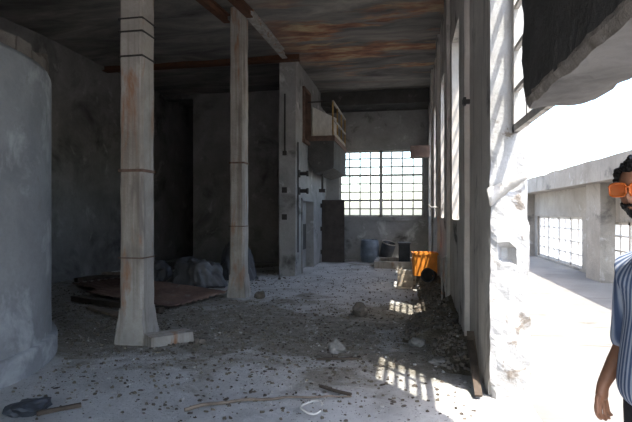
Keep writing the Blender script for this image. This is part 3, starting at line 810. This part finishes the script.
# ------------------------------------------------------------------ the man at the edge of the terrace
def skin(verts, edges, radii, roots, sub=2):
    me = bpy.data.meshes.new('tmp'); me.from_pydata([Vector(v) for v in verts], edges, [])
    o = bpy.data.objects.new('tmp', me); C.objects.link(o)
    sm = o.modifiers.new('skin', 'SKIN'); sm.use_smooth_shade = True
    for i, r in enumerate(radii):
        d = me.skin_vertices[0].data[i]
        d.radius = r if isinstance(r, tuple) else (r, r)
        d.use_root = i in roots
    s = o.modifiers.new('sub', 'SUBSURF'); s.levels = sub; s.render_levels = sub
    dg = bpy.context.evaluated_depsgraph_get(); dg.update()
    out = bpy.data.meshes.new_from_object(o.evaluated_get(dg))
    bpy.data.objects.remove(o); bpy.data.meshes.remove(me)
    return out
def mesh_obj(name, me, m, parent=None):
    me.materials.clear(); me.materials.append(m)
    for p in me.polygons: p.use_smooth = True
    o = bpy.data.objects.new(name, me); C.objects.link(o)
    if parent: o.parent = parent
    return o

M['skin'] = plain('tanned_skin', (.30, .145, .085), .5, 0, .12, 25, .4)
M['hair'] = plain('black_hair', (.012, .010, .009), .6, 0, .4, 60)
M['trousers'] = plain('black_cloth', (.02, .02, .024), .85, 0, .3, 30)
M['shoe'] = plain('dark_leather', (.03, .025, .02), .5, 0, .2, 20)
M['frame_amber'] = plain('amber_spectacle_frame', (.55, .13, .025), .25, 0, .2, 40, .5)
M['eye'] = plain('eye_white', (.7, .68, .64), .3, 0, .05, 10, .5)
def shirt_material():
    m, n, l, b = newmat('blue_striped_shirt')
    co = n.new('ShaderNodeTexCoord').outputs['Object']
    sp_ = n.new('ShaderNodeSeparateXYZ'); l.new(co, sp_.inputs[0])
    def mth(op, a_, b_=None):
        x = n.new('ShaderNodeMath'); x.operation = op
        for k, v in enumerate((a_, b_)):
            if v is None: continue
            if isinstance(v, (int, float)): x.inputs[k].default_value = v
            else: l.new(v, x.inputs[k])
        return x.outputs[0]
    ang = mth('ARCTAN2', sp_.outputs[0], sp_.outputs[1])
    wv = mth('SINE', mth('MULTIPLY', ang, 52.0))
    fac = mth('MULTIPLY_ADD', wv, .5); fac.node.inputs[2].default_value = .5
    l.new(ramp(n, l, fac, [(.2, (.075, .11, .20)), (.55, (.20, .25, .36)), (.85, (.42, .46, .54))]), b.inputs['Base Color'])
    b.inputs['Roughness'].default_value = .85
    bump(n, l, b, noise_node(n, l, co, 9, 4, .55, None, .8), .5, .03)
    return m
M['shirt'] = shirt_material()
def lens_material():
    m, n, l, b = newmat('orange_lens')
    b.inputs['Base Color'].default_value = (.85, .20, .05, 1); b.inputs['Roughness'].default_value = .05
    b.inputs['Specular IOR Level'].default_value = .9
    f = noise_node(n, l, n.new('ShaderNodeTexCoord').outputs['Object'], 6, 2, .5)
    l.new(ramp(n, l, f, [(.3, (.8, .14, .03)), (.7, (.9, .34, .08))]), b.inputs['Base Color'])
    out = n['Material Output']; tr = n.new('ShaderNodeBsdfTransparent'); tr.inputs[0].default_value = (1, .45, .25, 1)
    mx = n.new('ShaderNodeMixShader'); mx.inputs[0].default_value = .5
    l.new(tr.outputs[0], mx.inputs[1]); l.new(b.outputs[0], mx.inputs[2]); l.new(mx.outputs[0], out.inputs[0])
    return m
M['lens'] = lens_material()

PL = (1.018, 2.09, 0.0); PYAW = R(-58)
HC = Vector((0, -.178, 1.69))       # head centre
HT = R(10)                          # head turned back a little towards the camera
V, E_, RD, RT_ = [], [], [], set()
def chain(pts, start=None, root=False):
    prev = start
    idx = []
    for k, (p, r) in enumerate(pts):
        V.append(p); RD.append(r); i = len(V) - 1; idx.append(i)
        if prev is not None: E_.append((prev, i))
        elif root: RT_.add(i)
        prev = i
    return idx
sp = chain([((0, 0, .96), (.15, .11)), ((0, -.01, 1.10), (.145, .105)), ((0, -.005, 1.26), (.16, .115)), ((0, -.015, 1.385), (.13, .09)), ((0, -.075, 1.47), .06), ((0, -.135, 1.58), .055)], None, True)
for s in (-1, 1):
    chain([((s * .095, 0, .86), .095), ((s * .105, -.02, .50), .06), ((s * .105, .0, .30), .052), ((s * .105, .03, .09), .038)], sp[0])
def arm(s, sh, el, wr, pm):
    a = chain([(sh, .056), (Vector(sh).lerp(Vector(el), .5), .047), (el, .040), (Vector(el).lerp(Vector(wr), .35), .039), (wr, .025), (pm, (.036, .020))], sp[3])
    return a
RSH, REL, RWR, RPM = (-.165, -.005, 1.375), (-.205, .005, 1.04), (-.215, -.115, .875), (-.212, -.125, .815)
LSH, LEL, LWR, LPM = (.165, -.005, 1.375), (.22, .03, 1.10), (.235, -.05, .85), (.225, -.065, .775)
arm(-1, RSH, REL, RWR, RPM); arm(1, LSH, LEL, LWR, LPM)
def hand(palm, side, curl, back):
    P = Vector(palm)
    for k, (off, L) in enumerate(((-.034, .066), (-.0115, .076), (.0115, .072), (.033, .058))):
        d0 = Vector((0, .25 * curl, -1)).normalized(); d1 = Vector((0, .75 * curl, -.9)).normalized(); d2 = Vector((0, 1.1 * curl, -.6)).normalized()
        a = P + Vector((0, off, -.022)) ; c = a + d0 * L * .5; d = c + d1 * L * .32; e = d + d2 * L * .28
        chain([(P + Vector((0, off * .7, .015)), .0090), (a, .0086), (c, .0080), (d, .0074), (e, .0062)], None, True)
    th = P + Vector((side * -.0, -.034, .02))
    chain([(P + Vector((0, -.018, .03)), .012), (th + Vector((side * -.012, -.006, -.008)), .0115), (th + Vector((side * -.020, -.016, -.04)), .0095), (th + Vector((side * -.022, -.014, -.062)), .0078)], None, True)
hand(RPM, -1, 1.0, 0); hand(LPM, 1, .8, 0)
body_me = skin(V, E_, RD, RT_, 2)

def head_shape(c):
    """unit sphere direction -> point of the head, face toward -y"""
    x, y, z = c
    p = Vector((x * .076, y * .097, z * .118))
    if z < 0:                       # jaw narrows, chin forward
        k = -z; p.x *= 1 - .30 * k ** 1.3; p.y *= 1 - .22 * k
        p.y -= .022 * k
    if y < 0: p.y *= .95
    def g(u, w_, su, sw): return math.exp(-((x - u) / su) ** 2 - ((z - w_) / sw) ** 2) if y < .1 else 0
    p.y -= .030 * g(0, -.22, .16, .16) + .012 * g(0, -.02, .13, .22)      # nose
    p.y -= .008 * g(0, .22, .7, .10)                                        # brow
    for s in (-1, 1): p.y += .013 * g(s * .42, .03, .20, .12)               # sockets
    p.y -= .010 * g(0, -.52, .26, .07); p.y += .004 * g(0, -.60, .30, .03)  # lips
    p.y -= .012 * g(0, -.86, .30, .14)                                      # chin
    return p
def head_mesh(sel=None, grow=0.0, rough=0.0, seed=0, sub=5):
    bm = bmesh.new(); bmesh.ops.create_icosphere(bm, subdivisions=sub, radius=1)
    if sel:
        bmesh.ops.delete(bm, geom=[f for f in bm.faces if not sel(f.calc_center_median().normalized())], context='FACES')
    for v in bm.verts:
        d = v.co.normalized(); p = head_shape(d)
        k = grow + rough * (.5 + noise.noise(d * 5 + Vector((seed, 0, 0))) + .6 * noise.noise(d * 13 + Vector((0, seed, 0))))
        v.co = p + d * k
    return bm
rot = Matrix.Translation(HC) @ Matrix.Rotation(HT, 4, 'Z') @ Matrix.Rotation(R(4), 4, 'X')
bm = bmesh.new(); bm.from_mesh(body_me)
hb = head_mesh(); bmesh.ops.transform(hb, matrix=rot, verts=hb.verts)
tmp = bpy.data.meshes.new('t'); hb.to_mesh(tmp); bm.from_mesh(tmp)
for s in (-1, 1):      # ears
    e = bmesh.new(); bmesh.ops.create_icosphere(e, subdivisions=3, radius=1)
    for v in e.verts: v.co = rot @ Vector((s * .076 + v.co.x * .012, .012 + v.co.y * .02 + abs(v.co.x) * .004, -.01 + v.co.z * .032))
    t2 = bpy.data.meshes.new('t2'); e.to_mesh(t2); bm.from_mesh(t2)
for s in (-1, 1):      # feet
    e = bmesh.new(); bmesh.ops.create_icosphere(e, subdivisions=3, radius=1)
    for v in e.verts: v.co = Vector((s * .11 + v.co.x * .042, -.05 + v.co.y * .12, .05 + v.co.z * .04))
    t2 = bpy.data.meshes.new('t2'); e.to_mesh(t2); bm.from_mesh(t2)
body_me.clear_geometry(); bm.to_mesh(body_me)
person = mesh_obj('person', body_me, M['skin'])
rm = person.modifiers.new('remesh', 'REMESH'); rm.mode = 'VOXEL'; rm.voxel_size = .004; rm.use_smooth_shade = True
smo = person.modifiers.new('smooth', 'SMOOTH'); smo.factor = .5; smo.iterations = 3
person.location = PL; person.rotation_euler = (0, 0, PYAW)
tag(person, 'man in amber sunglasses and blue striped shirt standing at the terrace opening', 'person')

def head_part(name, bm, m, thick=0):
    bmesh.ops.transform(bm, matrix=rot, verts=bm.verts)
    me = bpy.data.meshes.new(name); bm.to_mesh(me)
    o = mesh_obj(name, me, m, person)
    if thick: s = o.modifiers.new('s', 'SOLIDIFY'); s.thickness = thick; s.offset = -1
    return o
head_part('hair', head_mesh(lambda d: d.z > .52 + .25 * d.y * -1 * .4 if d.y < -.35 else (d.z > .12 + .35 * (-d.y) if d.y < .1 else d.z > -.35), .010, .013, 3, 6), M['hair'], .02)
head_part('beard', head_mesh(lambda d: d.z < -.42 and d.y < .12 and not (abs(d.x) < .24 and -.60 < d.z < -.47), .002, .006, 4, 6), M['hair'], .006)
for s in (-1, 1):
    e = bmesh.new(); bmesh.ops.create_icosphere(e, subdivisions=2, radius=.012)
    for v in e.verts: v.co += Vector((s * .032, -.076, .004))
    head_part('eye', e, M['eye'])
# sunglasses
def tube_bm(ptsets, r, seg=8):
    mb = MB()
    for pts in ptsets: mb.tube(pts, r, seg)
    bmesh.ops.recalc_face_normals(mb.bm, faces=mb.bm.faces)
    return mb.bm
def rim(s):
    out = []
    for k in range(25):
        a = 2 * PI * k / 24; u, w_ = math.cos(a), math.sin(a)
        q = (abs(u) ** 4 + abs(w_) ** 4) ** .25
        u, w_ = u / q, w_ / q
        x = s * .037 + u * .031; z = .002 + w_ * .024
        out.append((x, -.112 + .9 * max(0, abs(x) - .03) ** 1.4, z))
    return out
glasses = head_part('sunglasses', tube_bm([rim(-1), rim(1), [(-.008, -.112, .012), (0, -.115, .014), (.008, -.112, .012)],
    [(-.068, -.104, .014), (-.079, -.088, .014), (-.083, .0, .012), (-.083, .03, -.008)], [(.068, -.104, .014), (.079, -.088, .014), (.083, .0, .012), (.083, .03, -.008)]], .0034), M['frame_amber'])
for s in (-1, 1):
    e = bmesh.new(); e.faces.new([e.verts.new(p) for p in rim(s)[:-1]])
    o = head_part('lens', e, M['lens']); o.parent = glasses

# shirt
V2, E2, R2, T2 = [], [], [], set()
V, E_, RD, RT_ = V2, E2, R2, T2
sp = chain([((0, -.02, .80), (.215, .185)), ((0, -.02, .97), (.20, .175)), ((0, -.02, 1.14), (.18, .15)), ((0, -.012, 1.27), (.18, .135)), ((0, -.02, 1.38), (.145, .105)), ((0, -.06, 1.45), (.088, .082)), ((0, -.095, 1.50), (.068, .066))], None, True)
for sh, el in ((RSH, REL), (LSH, LEL)):
    a, c = Vector(sh), Vector(el)
    chain([(a + Vector((0, 0, .0)), .070), (a.lerp(c, .4), .064), (a.lerp(c, .8), .060), (a.lerp(c, 1.10), .062)], sp[4])
me = skin(V2, E2, R2, T2, 3)
shirt = mesh_obj('shirt', me, M['shirt'], person)
cb = MB(); rg = []
for z_, k_ in ((1.405, 1.75), (1.435, 1.5), (1.465, 1.22), (1.50, 1.06), (1.535, 1.0), (1.54, .97)):
    f_ = (z_ - 1.45) / .05
    rg.append([cb.bm.verts.new((.071 * k_ * math.cos(a), -.062 - .034 * f_ * .8 + .069 * k_ * math.sin(a), z_ + .018 * math.sin(a))) for a in [2 * PI * q / 28 for q in range(28)]])
for p, q in zip(rg, rg[1:]):
    for k in range(28): cb.bm.faces.new((p[k], p[(k + 1) % 28], q[(k + 1) % 28], q[k]))
co_ = cb.build('collar', M['shirt'], None, True); co_.parent = person
s_ = co_.modifiers.new('s', 'SOLIDIFY'); s_.thickness = .005
# trousers
V2, E2, R2, T2 = [], [], [], set(); V, E_, RD, RT_ = V2, E2, R2, T2
sp = chain([((0, 0, 1.02), (.165, .13)), ((0, 0, .93), (.17, .135)), ((0, 0, .86), (.165, .13))], None, True)
for s in (-1, 1):
    chain([((s * .10, 0, .74), .095), ((s * .105, -.02, .50), .078), ((s * .105, .0, .25), .07), ((s * .105, .02, .07), .068)], sp[2])
mesh_obj('trousers', skin(V2, E2, R2, T2, 2), M['trousers'], person)
for s in (-1, 1):
    bm = bmesh.new(); bmesh.ops.create_icosphere(bm, subdivisions=4, radius=1)
    for v in bm.verts:
        c = v.co.copy(); z = max(-.6, c.z)
        v.co = Vector((s * .11 + c.x * .052 * (1 if c.y < 0 else .85), -.055 + c.y * .145, .042 + z * (.06 if c.y > .1 else .048)))
    me = bpy.data.meshes.new('shoe'); bm.to_mesh(me); mesh_obj('shoe', me, M['shoe'], person)
